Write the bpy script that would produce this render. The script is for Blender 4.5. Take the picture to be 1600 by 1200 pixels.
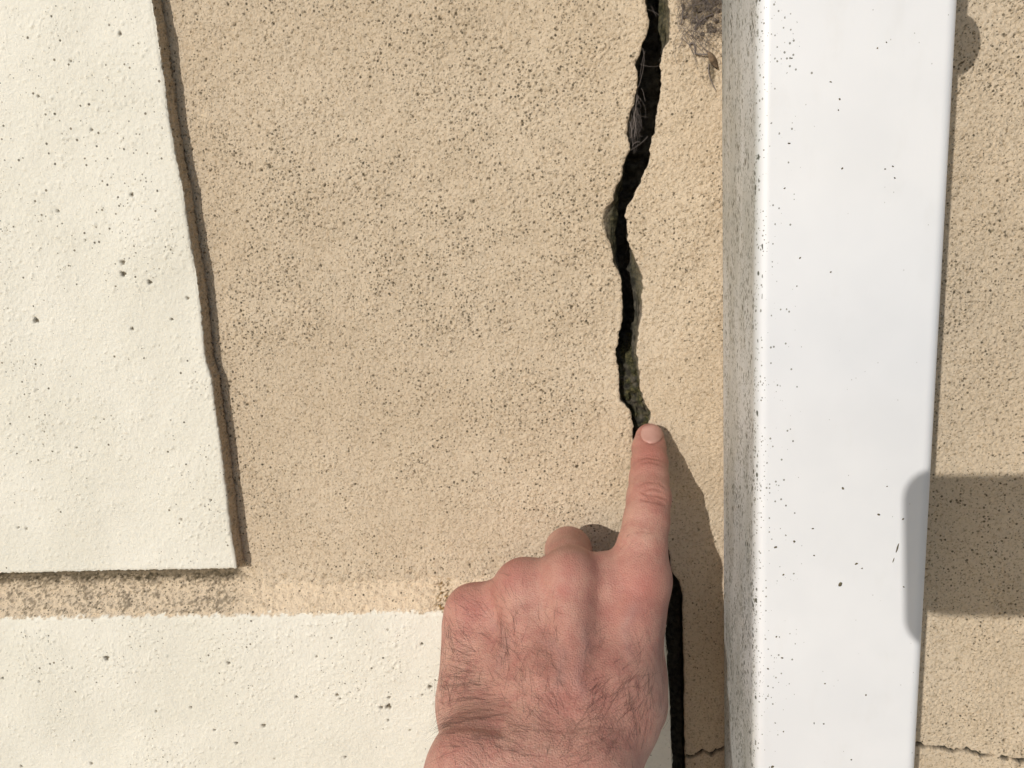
import bpy, math, random
import numpy as np
from mathutils import Matrix, Vector

for o in list(bpy.data.objects):
    bpy.data.objects.remove(o)
scene = bpy.context.scene
random.seed(7)
RNG = np.random.default_rng(11)

# ------------------------------------------------------------------ camera
# wall plane is Y = 0 (outside is -Y), X right along the wall, Z up, metres.
FOC = 1156.0                     # focal length in photo pixels (26 mm equivalent)
DIST = 0.335                     # lens to wall
cam_right = np.array([12700., 555., 1156.]); cam_right /= np.linalg.norm(cam_right)
cam_up = np.array([-350., 5600., 1156.]);    cam_up -= cam_up.dot(cam_right) * cam_right; cam_up /= np.linalg.norm(cam_up)
cam_fwd = np.cross(cam_up, cam_right)
MW = np.array([cam_right, cam_fwd, cam_up])          # camera axes -> world axes
CAM = np.array([0., -DIST, 0.])
cd = bpy.data.cameras.new("camera")
cam = bpy.data.objects.new("camera", cd)
scene.collection.objects.link(cam)
cd.sensor_width = 36.0
cd.lens = FOC / 1600.0 * 36.0
cd.clip_start = 0.004
cd.clip_end = 500.0
m4 = Matrix(MW.tolist()).to_4x4()
m4.translation = Vector(CAM.tolist())
cam.matrix_world = m4
scene.camera = cam

# ------------------------------------------------------------------ sky, sun, exposure
SUN_DIR = np.array([0.50, 1.0, -0.385])              # direction the light travels
to_sun = -SUN_DIR / np.linalg.norm(SUN_DIR)
world = bpy.data.worlds.new("World"); scene.world = world
world.use_nodes = True
wn = world.node_tree
sky = wn.nodes.new("ShaderNodeTexSky")
sky.sky_type = 'NISHITA'
sky.sun_disc = False
sky.sun_elevation = math.asin(to_sun[2])
sky.sun_rotation = math.atan2(to_sun[0], to_sun[1])
bg = wn.nodes["Background"]
wn.links.new(sky.outputs[0], bg.inputs[0])
bg.inputs[1].default_value = 0.135
sd = bpy.data.lights.new("sun", 'SUN')
sd.energy = 3.45
sd.angle = math.radians(0.53)
sd.color = (1.0, 0.955, 0.89)
sun = bpy.data.objects.new("sun", sd)
scene.collection.objects.link(sun)
sun.rotation_euler = Vector(SUN_DIR.tolist()).to_track_quat('-Z', 'Y').to_euler()
scene.view_settings.view_transform = 'Standard'
scene.view_settings.look = 'None'
scene.view_settings.exposure = -0.50
scene.view_settings.gamma = 1.0
scene.render.engine = 'CYCLES'
scene.cycles.max_bounces = 5
scene.cycles.diffuse_bounces = 3
scene.cycles.glossy_bounces = 2
scene.cycles.caustics_reflective = False
scene.cycles.caustics_refractive = False

# ------------------------------------------------------------------ helpers
def P(px, py, h=0.0):
    """photo pixel on the plane h metres out from the wall -> world point"""
    d = MW @ np.array([px - 800.0, 600.0 - py, -FOC])
    t = (-h + DIST) / d[1]
    return CAM + d * t

def to_px(v):
    q = (v - CAM) @ MW
    return 800 + FOC * q[:, 0] / -q[:, 2], 600 - FOC * q[:, 1] / -q[:, 2]

def tag(o, label=None, cat=None, kind=None, group=None):
    if label: o["label"] = label
    if cat: o["category"] = cat
    if kind: o["kind"] = kind
    if group: o["group"] = group
    return o

def link(o, parent=None):
    scene.collection.objects.link(o)
    if parent is not None: o.parent = parent
    return o

def empty(name, loc, label, cat):
    o = bpy.data.objects.new(name, None)
    o.empty_display_size = 0.02
    o.location = loc
    link(o)
    return tag(o, label, cat)

def make_mesh(name, verts, faces, mat, parent=None, attrs=None, smooth=True):
    """verts (n,3), faces (m,4) or (m,3) int arrays in world coordinates"""
    verts = np.asarray(verts, dtype=np.float64); faces = np.asarray(faces, dtype=np.int32)
    off = np.array(parent.location) if parent is not None else np.zeros(3)
    me = bpy.data.meshes.new(name)
    k = faces.shape[1]
    me.vertices.add(len(verts))
    me.vertices.foreach_set("co", (verts - off).astype(np.float32).ravel())
    me.loops.add(faces.size)
    me.loops.foreach_set("vertex_index", faces.ravel())
    me.polygons.add(len(faces))
    me.polygons.foreach_set("loop_start", np.arange(0, faces.size, k, dtype=np.int32))
    me.polygons.foreach_set("loop_total", np.full(len(faces), k, dtype=np.int32))
    me.update(calc_edges=True)
    me.validate()
    if smooth: me.polygons.foreach_set("use_smooth", np.ones(len(me.polygons), dtype=bool))
    if attrs:
        for an, av in attrs.items():
            a = me.attributes.new(an, 'FLOAT', 'POINT')
            a.data.foreach_set("value", np.asarray(av, dtype=np.float32).ravel())
    me.materials.append(mat)
    o = bpy.data.objects.new(name, me)
    return link(o, parent)

def grid_faces(nr, nc, flip=False):
    i = np.arange(nr * nc).reshape(nr, nc)
    f = np.stack([i[:-1, :-1], i[:-1, 1:], i[1:, 1:], i[1:, :-1]], -1).reshape(-1, 4)
    return f[:, ::-1] if flip else f

def tube(points, radii, sides=4):
    pts = np.asarray(points, float); n = len(pts)
    tan = np.gradient(pts, axis=0); tan /= np.linalg.norm(tan, axis=1)[:, None] + 1e-12
    ref = np.array([0.31, -0.81, 0.49])
    u = np.cross(tan, ref); u /= np.linalg.norm(u, axis=1)[:, None] + 1e-12
    w = np.cross(tan, u)
    a = np.arange(sides) * 2 * np.pi / sides
    ring = u[:, None, :] * np.cos(a)[None, :, None] + w[:, None, :] * np.sin(a)[None, :, None]
    v = pts[:, None, :] + ring * np.asarray(radii)[:, None, None]
    i = np.arange(n * sides).reshape(n, sides); j = np.roll(i, -1, 1)
    f = np.stack([i[:-1], j[:-1], j[1:], i[1:]], -1).reshape(-1, 4)
    return v.reshape(-1, 3), f

def merge(parts):
    vs, fs, o = [], [], 0
    for v, f in parts:
        vs.append(v); fs.append(f + o); o += len(v)
    return np.concatenate(vs), np.concatenate(fs)

# band-passed noise on a sheet of the wall, sampled bilinearly
NX0, NX1, NZ0, NZ1, NS = -0.46, 0.46, -0.34, 0.30, 0.0004
nNX, nNZ = int((NX1 - NX0) / NS), int((NZ1 - NZ0) / NS)
_fx = np.fft.rfftfreq(nNX, NS)[None, :]; _fz = np.fft.fftfreq(nNZ, NS)[:, None]
def noise_sheet(lo, hi, seed, ax=1.0, az=1.0, rot=0.0):
    """noise with wavelengths lo..hi (m), unit variance"""
    r = np.random.default_rng(seed)
    w = np.fft.rfft2(r.standard_normal((nNZ, nNX)).astype(np.float32))
    fx, fz = _fx, _fz
    if rot: fx, fz = _fx * math.cos(rot) + _fz * math.sin(rot), -_fx * math.sin(rot) + _fz * math.cos(rot)
    f = np.sqrt((fx * ax) ** 2 + (fz * az) ** 2)
    band = np.exp(-(f * lo) ** 2 * 1.2) * (1 - np.exp(-(f * hi) ** 2 * 1.2))
    n = np.fft.irfft2(w * band, s=(nNZ, nNX))
    n -= n.mean()
    return (n / n.std()).astype(np.float32)

def samp(sheet, x, z):
    u = np.mod((x - NX0) / NS, nNX - 1); v = np.mod((z - NZ0) / NS, nNZ - 1)
    i = u.astype(int); j = v.astype(int); a = u - i; b = v - j
    return ((sheet[j, i] * (1 - a) + sheet[j, i + 1] * a) * (1 - b)
            + (sheet[j + 1, i] * (1 - a) + sheet[j + 1, i + 1] * a) * b)

def sstep(a, b, x):
    t = np.clip((x - a) / (b - a), 0, 1)
    return t * t * (3 - 2 * t)

# ------------------------------------------------------------------ materials
class NT:
    def __init__(self, name):
        self.m = bpy.data.materials.new(name); self.m.use_nodes = True
        self.t = self.m.node_tree; self.b = self.t.nodes["Principled BSDF"]
        self.co = self.t.nodes.new("ShaderNodeTexCoord").outputs["Object"]
    def put(self, sock, v):
        if hasattr(v, "is_linked"): self.t.links.new(v, sock)
        else:
            if isinstance(v, tuple) and len(v) == 3: v = v + (1.0,)
            sock.default_value = v
    def attr(self, n):
        a = self.t.nodes.new("ShaderNodeAttribute"); a.attribute_name = n; return a.outputs["Fac"]
    def noise(self, scale, detail=3.0, rough=0.55, vec=None):
        n = self.t.nodes.new("ShaderNodeTexNoise"); n.inputs["Scale"].default_value = scale
        n.inputs["Detail"].default_value = detail; n.inputs["Roughness"].default_value = rough
        self.t.links.new(vec or self.co, n.inputs["Vector"]); return n.outputs["Fac"]
    def voro(self, scale, feature='F1', vec=None, rnd=1.0):
        n = self.t.nodes.new("ShaderNodeTexVoronoi"); n.feature = feature
        n.inputs["Scale"].default_value = scale; n.inputs["Randomness"].default_value = rnd
        self.t.links.new(vec or self.co, n.inputs["Vector"]); return n
    def mapping(self, scale, rot=(0, 0, 0)):
        n = self.t.nodes.new("ShaderNodeMapping"); n.inputs["Scale"].default_value = scale
        n.inputs["Rotation"].default_value = rot
        self.t.links.new(self.co, n.inputs["Vector"]); return n.outputs[0]
    def math(self, op, a, b=0.0, clamp=False):
        n = self.t.nodes.new("ShaderNodeMath"); n.operation = op; n.use_clamp = clamp
        self.put(n.inputs[0], a); self.put(n.inputs[1], b); return n.outputs[0]
    def rng(self, v, a, b, c=0.0, d=1.0):
        n = self.t.nodes.new("ShaderNodeMapRange"); n.interpolation_type = 'SMOOTHSTEP'
        self.put(n.inputs[0], v)
        for k, q in zip((1, 2, 3, 4), (a, b, c, d)): n.inputs[k].default_value = q
        return n.outputs[0]
    def mix(self, f, a, b, mode='MIX'):
        n = self.t.nodes.new("ShaderNodeMix"); n.data_type = 'RGBA'; n.blend_type = mode
        self.put(n.inputs[0], f); self.put(n.inputs[6], a); self.put(n.inputs[7], b); return n.outputs[2]
    def bump(self, h, strength, dist, normal=None):
        n = self.t.nodes.new("ShaderNodeBump"); n.inputs["Strength"].default_value = strength
        n.inputs["Distance"].default_value = dist; self.put(n.inputs["Height"], h)
        if normal: self.put(n.inputs["Normal"], normal)
        return n.outputs[0]
    def set(self, **k):
        for n, v in k.items(): self.put(self.b.inputs[n.replace("_", " ")], v)
        return self.m

def simple_mat(name, col, rough=0.7, var=0.25, scale=300.0):
    t = NT(name)
    n = t.noise(scale, 4)
    c = t.mix(t.rng(n, 0.3, 0.7), tuple(x * (1 - var) for x in col), tuple(x * (1 + var) for x in col))
    return t.set(Base_Color=c, Roughness=rough)

def wall_mat():
    t = NT("painted_render")
    tan = t.mix(t.rng(t.noise(14, 2), 0.3, 0.7), (0.648, 0.530, 0.388), (0.712, 0.594, 0.448))
    tan = t.mix(t.math('MULTIPLY', t.rng(t.noise(420, 1), 0.45, 0.75), 0.35), tan, (0.47, 0.345, 0.215))
    tan = t.mix(t.math('MULTIPLY', t.rng(t.noise(950, 1, 0.65), 0.52, 0.68), 0.55), tan, (0.33, 0.245, 0.15))
    tan = t.mix(t.math('MULTIPLY', t.rng(t.noise(1250, 1, 0.6), 0.58, 0.70), 0.5), tan, (0.74, 0.60, 0.43))
    tan = t.mix(t.math('MULTIPLY', t.attr("dens"), t.rng(t.noise(70, 3, 0.65), 0.35, 0.75, 0.04, 0.26)), tan, (0.40, 0.32, 0.215))
    cream = t.mix(t.rng(t.noise(18, 2), 0.3, 0.7), (0.80, 0.77, 0.67), (0.86, 0.83, 0.735))
    cream = t.mix(t.math('MULTIPLY', t.rng(t.noise(500, 1), 0.5, 0.8), 0.18), cream, (0.62, 0.58, 0.46))
    c = t.mix(t.attr("cream"), tan, cream)
    c = t.mix(t.math('MULTIPLY', t.attr("peach"), 0.75), c, (0.82, 0.67, 0.49))
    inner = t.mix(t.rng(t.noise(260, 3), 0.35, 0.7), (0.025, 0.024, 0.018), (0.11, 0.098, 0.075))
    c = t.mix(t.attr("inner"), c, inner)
    moss = t.mix(t.rng(t.noise(700, 1), 0.4, 0.65), (0.035, 0.036, 0.014), (0.115, 0.10, 0.042))
    c = t.mix(t.attr("moss"), c, moss)
    rust = t.mix(t.rng(t.noise(900, 2), 0.4, 0.65), (0.10, 0.06, 0.02), (0.36, 0.20, 0.05))
    c = t.mix(t.attr("rust"), c, rust)
    dirt_shade = t.mix(t.rng(t.noise(500, 2), 0.35, 0.65), (0.07, 0.056, 0.034), (0.16, 0.126, 0.08))
    c = t.mix(t.attr("dirt_shade"), c, dirt_shade)
    sandy = t.math('SUBTRACT', 1.0, t.math('MULTIPLY', t.attr("cream"), 0.48))
    gb = t.math('MULTIPLY', t.noise(900, 2, 0.75), sandy)
    # fine pores: round spots, one per cell, kept where a random number falls under the pore density
    def pores(scale, rad, k):
        v = t.voro(scale)
        sp = t.t.nodes.new("ShaderNodeSeparateColor"); t.t.links.new(v.outputs["Color"], sp.inputs[0])
        keep = t.math('LESS_THAN', sp.outputs[0], t.math('MULTIPLY', t.attr("dens"), k))
        r = t.math('MULTIPLY_ADD', sp.outputs[1], rad * 0.8); r.node.inputs[2].default_value = rad * 0.6
        near = t.math('SUBTRACT', 1.0, t.math('DIVIDE', v.outputs["Distance"], r), True)
        return t.math('MULTIPLY', t.rng(near, 0.0, 0.45), keep), sp.outputs[2]
    p1, c1 = pores(480, 0.255, 0.78)
    p2, c2 = pores(820, 0.30, 0.80)
    pm = t.math('MAXIMUM', p1, t.math('MULTIPLY', p2, 0.8))
    pcol = t.mix(c1, (0.045, 0.038, 0.022), (0.17, 0.135, 0.085))
    c = t.mix(t.math('MULTIPLY', pm, 0.88), c, pcol)
    nb = t.bump(gb, 1.0, 0.0008)
    return t.set(Base_Color=c, Roughness=0.88, Specular_IOR_Level=0.25, Normal=nb)

MAT_WALL = wall_mat()
MAT_CORE = simple_mat("dark_masonry", (0.10, 0.09, 0.07), 0.95, 0.5)

# ------------------------------------------------------------------ ground
def build_ground():
    t = NT("concrete_path")
    c = t.mix(t.rng(t.noise(9, 5), 0.3, 0.7), (0.20, 0.19, 0.17), (0.30, 0.285, 0.25))
    m = t.set(Base_Color=c, Roughness=0.9)
    n = 21
    g = np.linspace(-1, 1, n); g = np.sign(g) * np.abs(g) ** 3 * 120
    x, y = np.meshgrid(g, g)
    v = np.stack([x, y, np.full_like(x, -1.25)], -1).reshape(-1, 3)
    o = make_mesh("ground", v, grid_faces(n, n), m, None)
    tag(o, "grey concrete ground below the wall", None, "structure")
build_ground()

# ------------------------------------------------------------------ rendered wall
F = 0.0005
def axis(lo, hi, step=F, ext_lo=None, ext_hi=None):
    a = np.linspace(lo, hi, int(round((hi - lo) / step)) + 1)
    def ext(start, end):
        out, s, p = [], 0.002, start
        sg = 1 if end > start else -1
        while abs(end - p) > s * 1.5:
            p = p + sg * s; out.append(p); s = min(s * 1.5, 0.1)
        out.append(end); return np.array(out)
    if ext_lo is not None: a = np.concatenate([ext(lo, ext_lo)[::-1], a])
    if ext_hi is not None: a = np.concatenate([a, ext(hi, ext_hi)])
    return a

N_grain = noise_sheet(0.0011, 0.0026, 1)
N_grain2 = noise_sheet(0.0014, 0.005, 2, 1.0, 1.9, math.radians(-35))
N_mid = noise_sheet(0.004, 0.012, 3)
N_lump = noise_sheet(0.015, 0.06, 4)
N_big = noise_sheet(0.05, 0.25, 5)
N_pit = noise_sheet(0.0013, 0.0030, 6)
N_pit2 = noise_sheet(0.0022, 0.0052, 7)
N_rough = noise_sheet(0.0015, 0.006, 8)

def fine_zone(x, z):
    """1 where the mesh is dense enough for grain, 0 on the coarse outskirts"""
    return (1 - sstep(0.228, 0.234, x)) * sstep(-0.320, -0.312, x) * (1 - sstep(0.126, 0.130, z)) * sstep(-0.288, -0.282, z)

def tan_fields(x, z):
    """height (m) and grime of the sandy tan coat"""
    big, lump, mid = samp(N_big, x, z), samp(N_lump, x, z), samp(N_mid, x, z)
    g, g2 = samp(N_grain, x, z), samp(N_grain2, x, z)
    p, p2 = samp(N_pit, x, z), samp(N_pit2, x, z)
    # coarser sand on the right of the crack and low centre, smoother near the left panel
    coarse = np.clip(0.55 + 0.30 * sstep(-0.10, 0.02, x) + 0.18 * lump + 0.12 * big, 0.2, 1.15)
    gr = np.clip(g, -0.9, 3.0)
    hgt = (0.00015 * gr * (1 + 0.35 * np.clip(gr, 0, 2)) + 0.00009 * g2) * coarse + 0.00006 * mid + 0.00014 * lump + 0.0003 * big
    # pores: more in the upper middle, fewer close to the ledge and on the right of the crack
    dens = (0.22 + 0.50 * sstep(-0.125, -0.02, z) + 0.10 * lump + 0.15 * big
            - 0.65 * sstep(0.0, 0.03, x) * (1 - sstep(0.10, 0.14, x)) - 0.5 * sstep(-0.165, -0.18, x))
    th = 1.75 - 0.50 * dens
    pit = sstep(th, th + 0.40, p)
    th2 = 2.40 - 0.45 * dens
    pit2 = sstep(th2, th2 + 0.5, p2)
    hgt = hgt - 0.00035 * pit - 0.0006 * pit2
    hgt = hgt - 0.00012 * np.clip(-g - 0.6, 0, 2)
    d = np.clip(0.82 * pit + 0.92 * pit2 + 0.16 * sstep(0.9, 2.4, -g) , 0, 1)
    fz = fine_zone(x, z)
    return hgt * fz, d * fz, np.clip(0.22 + 0.62 * (dens * fz + 0.4 * (1 - fz)), 0.03, 1)

def cream_fields(x, z):
    lump, mid, big = samp(N_lump, x, z), samp(N_mid, x, z), samp(N_big, x, z)
    g, p, p2 = samp(N_grain2, x, z), samp(N_pit, x + 0.13, z), samp(N_pit2, x + 0.21, z + 0.05)
    rough = 0.5 + 0.4 * sstep(-0.6, 1.2, lump + big)
    bump = sstep(1.15, 2.4, samp(N_pit2, x + 0.07, z + 0.11)) + 0.6 * sstep(1.4, 2.4, samp(N_pit, x + 0.02, z))
    th = 2.25 - 0.30 * lump - 0.25 * big
    pit = sstep(th, th + 0.5, p)
    pit2 = sstep(3.6, 3.9, p2)
    hgt = 0.00005 * g * rough + 0.00003 * mid + 0.00009 * lump + 0.0003 * big + 0.00058 * bump * rough
    hgt = hgt - 0.0003 * pit - 0.0007 * pit2
    d = np.clip(0.42 * pit + 0.85 * pit2, 0, 1)
    fz = fine_zone(x, z)
    return hgt * fz, d * fz, np.clip(0.035 + 0.03 * lump + 0.03 * big + 0.11 * sstep(-0.05, 0.05, z), 0.004, 0.22)

def edge(pts, h, jag, seed, lo=0.0008, hi=0.004):
    """(px,py) list -> function z -> x with fine broken-edge noise"""
    w = np.array([P(a, b, h) for a, b in pts]); o = np.argsort(w[:, 2]); w = w[o]
    sh = noise_sheet_1d(seed)
    def f(z):
        return np.interp(z, w[:, 2], w[:, 0]) + jag * np.interp(z, _z1, sh) * (0.4 + 0.6 * sstep(-0.163, -0.150, z))
    return f
_z1 = np.arange(-0.4, 0.4, 0.0003)
def noise_sheet_1d(seed):
    r = np.random.default_rng(seed); out = 0
    for s, a in ((2, 0.55), (5, 0.75), (16, 1.0)):
        k = np.exp(-0.5 * (np.arange(-4 * s, 4 * s + 1) / s) ** 2)
        n = np.convolve(r.standard_normal(len(_z1)), k, 'same'); out = out + a * n / n.std()
    return out / np.std(out)

# crack outline, traced at the wall surface
L_OUT = [(1003, -900), (1007, -200), (1010, 0), (1009, 11), (1013, 21), (1013, 42), (1009, 59), (1002, 71), (999, 85), (994, 96), (995, 108),
         (998, 125), (996, 139), (990, 156), (982, 176), (980, 195), (982, 215), (982, 235), (975, 255), (971, 275), (964, 289),
         (958, 312), (944, 331), (942, 342), (947, 355), (950, 377), (955, 390), (960, 413), (971, 432), (973, 450), (972, 480),
         (974, 500), (968, 520), (962, 547), (963, 567), (968, 593), (972, 627), (983, 640), (987, 657), (988, 672), (994, 720),
         (1008, 790), (1030, 850), (1036, 900), (1038, 950), (1040, 1250)]
R_OUT = [(1044, -900), (1044, -200), (1046, 0), (1049, 17), (1048, 42), (1046, 59), (1039, 71), (1034, 85), (1030, 102), (1032, 110), (1032, 136), (1030, 159),
         (1026, 181), (1022, 204), (1016, 227), (1013, 246), (1007, 261), (1004, 272), (995, 295), (991, 306), (982, 320), (976, 337),
         (980, 353), (982, 373), (987, 387), (990, 403), (1000, 423), (1005, 435), (1004, 460), (1006, 497), (1002, 510), (995, 533),
         (993, 553), (997, 583), (1000, 610), (1007, 630), (1016, 643), (1017, 658), (1020, 700), (1030, 780), (1043, 850),
         (1046, 872), (1050, 895), (1063, 910), (1067, 930), (1068, 1000), (1070, 1200), (1072, 1500)]
L_IN = [(1003, -900), (1010, 0), (1013, 42), (1003, 71), (997, 100), (999, 139), (990, 170), (987, 215), (983, 240), (976, 260), (972, 280), (968, 300), (965, 333), (963, 367),
        (963, 400), (968, 420), (973, 440), (973, 480), (974, 500), (968, 520), (963, 547), (968, 593), (972, 627), (985, 650), (990, 672), (1010, 790), (1038, 900), (1040, 1250)]
R_IN = [(1030, -900), (1031, 0), (1030, 42), (1036, 64), (1036, 90), (1034, 110), (1036, 136), (1030, 181), (1016, 246), (1007, 272), (995, 306), (979, 337),
        (983, 365), (986, 390), (985, 430), (990, 460), (991, 487), (989, 513), (987, 537), (988, 560), (994, 600), (1000, 630), (1008, 645), (1012, 665), (1030, 780), (1046, 880), (1066, 930), (1070, 1250)]
eLo, eRo = edge(L_OUT, 0, 0.00046, 21), edge(R_OUT, 0, 0.00046, 22)
eLi, eRi = edge(L_IN, -0.004, 0.00022, 23), edge(R_IN, -0.004, 0.00022, 24)

PT = 0.0085                       # how far the raised panel stands proud
wall = empty("rendered_wall", (0.0, 0.0, -1.25), "tan sand-textured rendered wall with cream raised panel and band, split by a wide black crack", "wall")

def hairline(x, z, pts, width):
    """distance mask of a thin meandering crack"""
    w = np.array([P(a, b, 0) for a, b in pts])
    zz = np.interp(x, w[:, 0], w[:, 2]) + 0.0005 * np.interp(x, _z1, noise_sheet_1d(61))
    wd = width * (1 + 0.35 * np.interp(x, _z1, noise_sheet_1d(62)))
    inside = (x > w[0, 0]) & (x < w[-1, 0])
    return (1 - sstep(0.45, 1.0, np.abs(z - zz) / np.maximum(wd, 1e-5))) * inside

HAIR_R = [(1133, 1168), (1240, 1160), (1425, 1164), (1445, 1168), (1470, 1168), (1490, 1174), (1510, 1171), (1535, 1182), (1560, 1183), (1600, 1188), (1700, 1196), (2100, 1230)]
HAIR_G = [(1071, 1183), (1090, 1181), (1100, 1178), (1112, 1180), (1125, 1173), (1135, 1168)]

def crack_side(name, sgn, x_far, zs, ext_far, eo, ei, seed):
    """one half of the tan coat with its broken lip and the inner face of the crack"""
    nr = len(zs)
    xo, xi = eo(zs), ei(zs)
    if sgn > 0: xi = np.maximum(xi, xo + 0.0001)
    else: xi = np.minimum(xi, xo + 0.0012)
    u = axis(0, 1, F / abs(np.mean(xo) - x_far))
    X = x_far + (xo[:, None] - x_far) * u[None, :]
    Z = np.repeat(zs[:, None], X.shape[1], 1)
    far = axis(x_far, x_far + 0.001, 0.001, ext_lo=ext_far)[:-2] if sgn > 0 else axis(x_far - 0.001, x_far, 0.001, ext_hi=ext_far)[2:][::-1]
    Xf = np.repeat(far[None, :], nr, 0)
    X = np.concatenate([Xf, X], 1); Z = np.repeat(zs[:, None], X.shape[1], 1)
    H, D, DN = tan_fields(X, Z)
    dist_lip = np.abs(X - xo[:, None])
    rnd = np.clip(1 - dist_lip / 0.0012, 0, 1)
    H = H - 0.0005 * rnd ** 2
    moss = 0.5 * sstep(1.2, 2.2, samp(N_rough, X, Z)) * np.clip(1 - dist_lip / 0.004, 0, 1)
    # green algae flecks in the coat beside the crack
    moss += 0.55 * sstep(2.3, 2.8, samp(N_pit2, X + 0.3, Z) + 0.35 * samp(N_lump, X + 0.1, Z)) * sstep(-0.03, 0.03, X)
    rust = np.zeros_like(X); inner = np.zeros_like(X)
    if sgn < 0:
        hl = np.maximum(hairline(X, Z, HAIR_R, 0.0019), hairline(X, Z, HAIR_G, 0.0015))
        H = H - 0.0030 * hl; inner = np.clip(hl * 1.2, 0, 1); D = D * (1 - hl)
        # soil and web stain beside the pipe at the top
        cx, cz = P(1098, 8)[0], P(1098, 8)[2]
        st = np.exp(-((X - cx) / 0.0095) ** 2 - (np.clip(cz - Z, 0, 9) / 0.011) ** 2 - (np.clip(Z - cz - 0.012, 0, 9) / 0.008) ** 2)
        st2 = np.exp(-((X - P(1112, 100)[0]) / 0.0022) ** 2 - ((Z - P(1112, 110)[2]) / 0.012) ** 2)
        D = np.clip(np.maximum(D, sstep(0.35, 0.9, np.maximum(st, st2 * 0.8) + 0.16 * samp(N_rough, X, Z)) * 0.8), 0, 1)
    else:
        # moss specks and dirt where the coat meets the ledge and the panel
        zl = P(500, 925)[2]
        low = np.clip(1 - (Z - zl) / 0.02, 0, 1)
        D = np.clip(D + 0.7 * low * sstep(1.5, 2.1, samp(N_rough, X, Z) + 0.5 * samp(N_lump, X, Z)), 0, 1)
        xp = P(340, 650)[0]
        xp2 = P(372, 890)[0]
        H = H + 0.0042 * sstep(xp2 + 0.001, xp2 + 0.012, X) * (1 - sstep(zl - 0.004, zl + 0.022, Z)) + 0.0003 * low * samp(N_mid, X, Z)
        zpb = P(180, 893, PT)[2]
        D = np.maximum(D, 0.85 * (1 - sstep(xp2 - 0.001, xp2 + 0.004, X)) * (1 - sstep(zpb, zpb + 0.003, Z)))  # dark strip below the panel: grime plus its shade, painted into the colour
        nearp = np.clip(1 - (X - xp) / 0.006, 0, 1) * sstep(0.0, 0.5, 0.5 + samp(N_lump, X, Z))
        D = np.clip(D + 0.35 * nearp * sstep(0.8, 2.0, samp(N_rough, X, Z)), 0, 1)
        hl = 1 - sstep(0.25, 0.9, np.abs(X - P(300, 330)[0] - 0.0002 * np.interp(Z, _z1, noise_sheet_1d(71))
                                          - np.interp(Z, [P(277, 100)[2], P(300, 330)[2], P(345, 620)[2]], [0.0009, 0.0, 0.0009])) / 0.0009)
    # lip, broken slope and inner face
    ns, nd = 9, 16
    rowsX, rowsH, rowsI = [], [], []
    for k in range(1, ns + 1):
        t = k / ns
        cx = xo + (xi - xo) * t
        wob = np.interp(zs, _z1, noise_sheet_1d(seed + k)) * 0.0007 * math.sin(math.pi * min(t, 0.95))
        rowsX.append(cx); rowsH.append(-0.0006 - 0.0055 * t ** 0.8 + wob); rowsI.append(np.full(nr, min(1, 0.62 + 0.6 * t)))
    for k in range(1, nd + 1):
        t = k / nd
        wob = np.interp(zs, _z1, noise_sheet_1d(seed + 20 + k // 2)) * 0.0010
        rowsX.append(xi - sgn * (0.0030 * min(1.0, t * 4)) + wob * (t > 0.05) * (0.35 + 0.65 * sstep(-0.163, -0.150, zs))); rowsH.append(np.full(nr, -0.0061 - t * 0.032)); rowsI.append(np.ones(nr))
    X2, H2, I2 = np.stack(rowsX, 1), np.stack(rowsH, 1), np.stack(rowsI, 1)
    Z2 = np.repeat(zs[:, None], X2.shape[1], 1)
    M2 = np.clip(0.5 + 0.6 * samp(N_lump, X2 * 3, Z2), 0, 1) * 0.5
    if sgn < 0: M2 = np.maximum(M2, 0.55 * sstep(P(1030, 85)[2], P(1030, 50)[2], Z2))
    XX = np.concatenate([X, X2], 1); ZZ = np.repeat(zs[:, None], XX.shape[1], 1)
    HH = np.concatenate([H, H2], 1)
    z2 = np.zeros_like(X2)
    V = np.stack([XX, -HH, ZZ], -1).reshape(-1, 3)
    A = dict(dens=np.concatenate([DN, z2], 1), dirt_shade=np.concatenate([D, z2], 1), moss=np.clip(np.concatenate([moss, M2], 1), 0, 1), inner=np.concatenate([inner, I2], 1),
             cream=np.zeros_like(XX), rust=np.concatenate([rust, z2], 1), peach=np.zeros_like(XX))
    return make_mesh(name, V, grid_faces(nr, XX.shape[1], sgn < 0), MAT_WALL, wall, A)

zsL = axis(-0.178, 0.128, F, ext_hi=1.3)
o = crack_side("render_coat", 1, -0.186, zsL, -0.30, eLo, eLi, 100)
tag(o, "tan render left of the crack, dark with pores")
zsR = axis(-0.285, 0.128, F, ext_lo=-1.2, ext_hi=1.3)
o = crack_side("render_coat", -1, 0.232, zsR, 1.2, eRo, eRi, 200)
tag(o, "tan render between the crack and the white pipe and beyond it")

def build_core():
    """rough dark masonry seen at the bottom of the crack"""
    xs = axis(-0.03, 0.09, 0.0012, -1.0, 1.2); zs = axis(-0.27, 0.13, 0.0012, -1.24, 1.3)
    X, Z = np.meshgrid(xs, zs)
    Y = 0.034 + 0.0018 * samp(N_mid, X, Z)
    make_mesh("masonry_core", np.stack([X, Y, Z], -1).reshape(-1, 3), grid_faces(len(zs), len(xs)), MAT_CORE, wall)
build_core()

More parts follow.
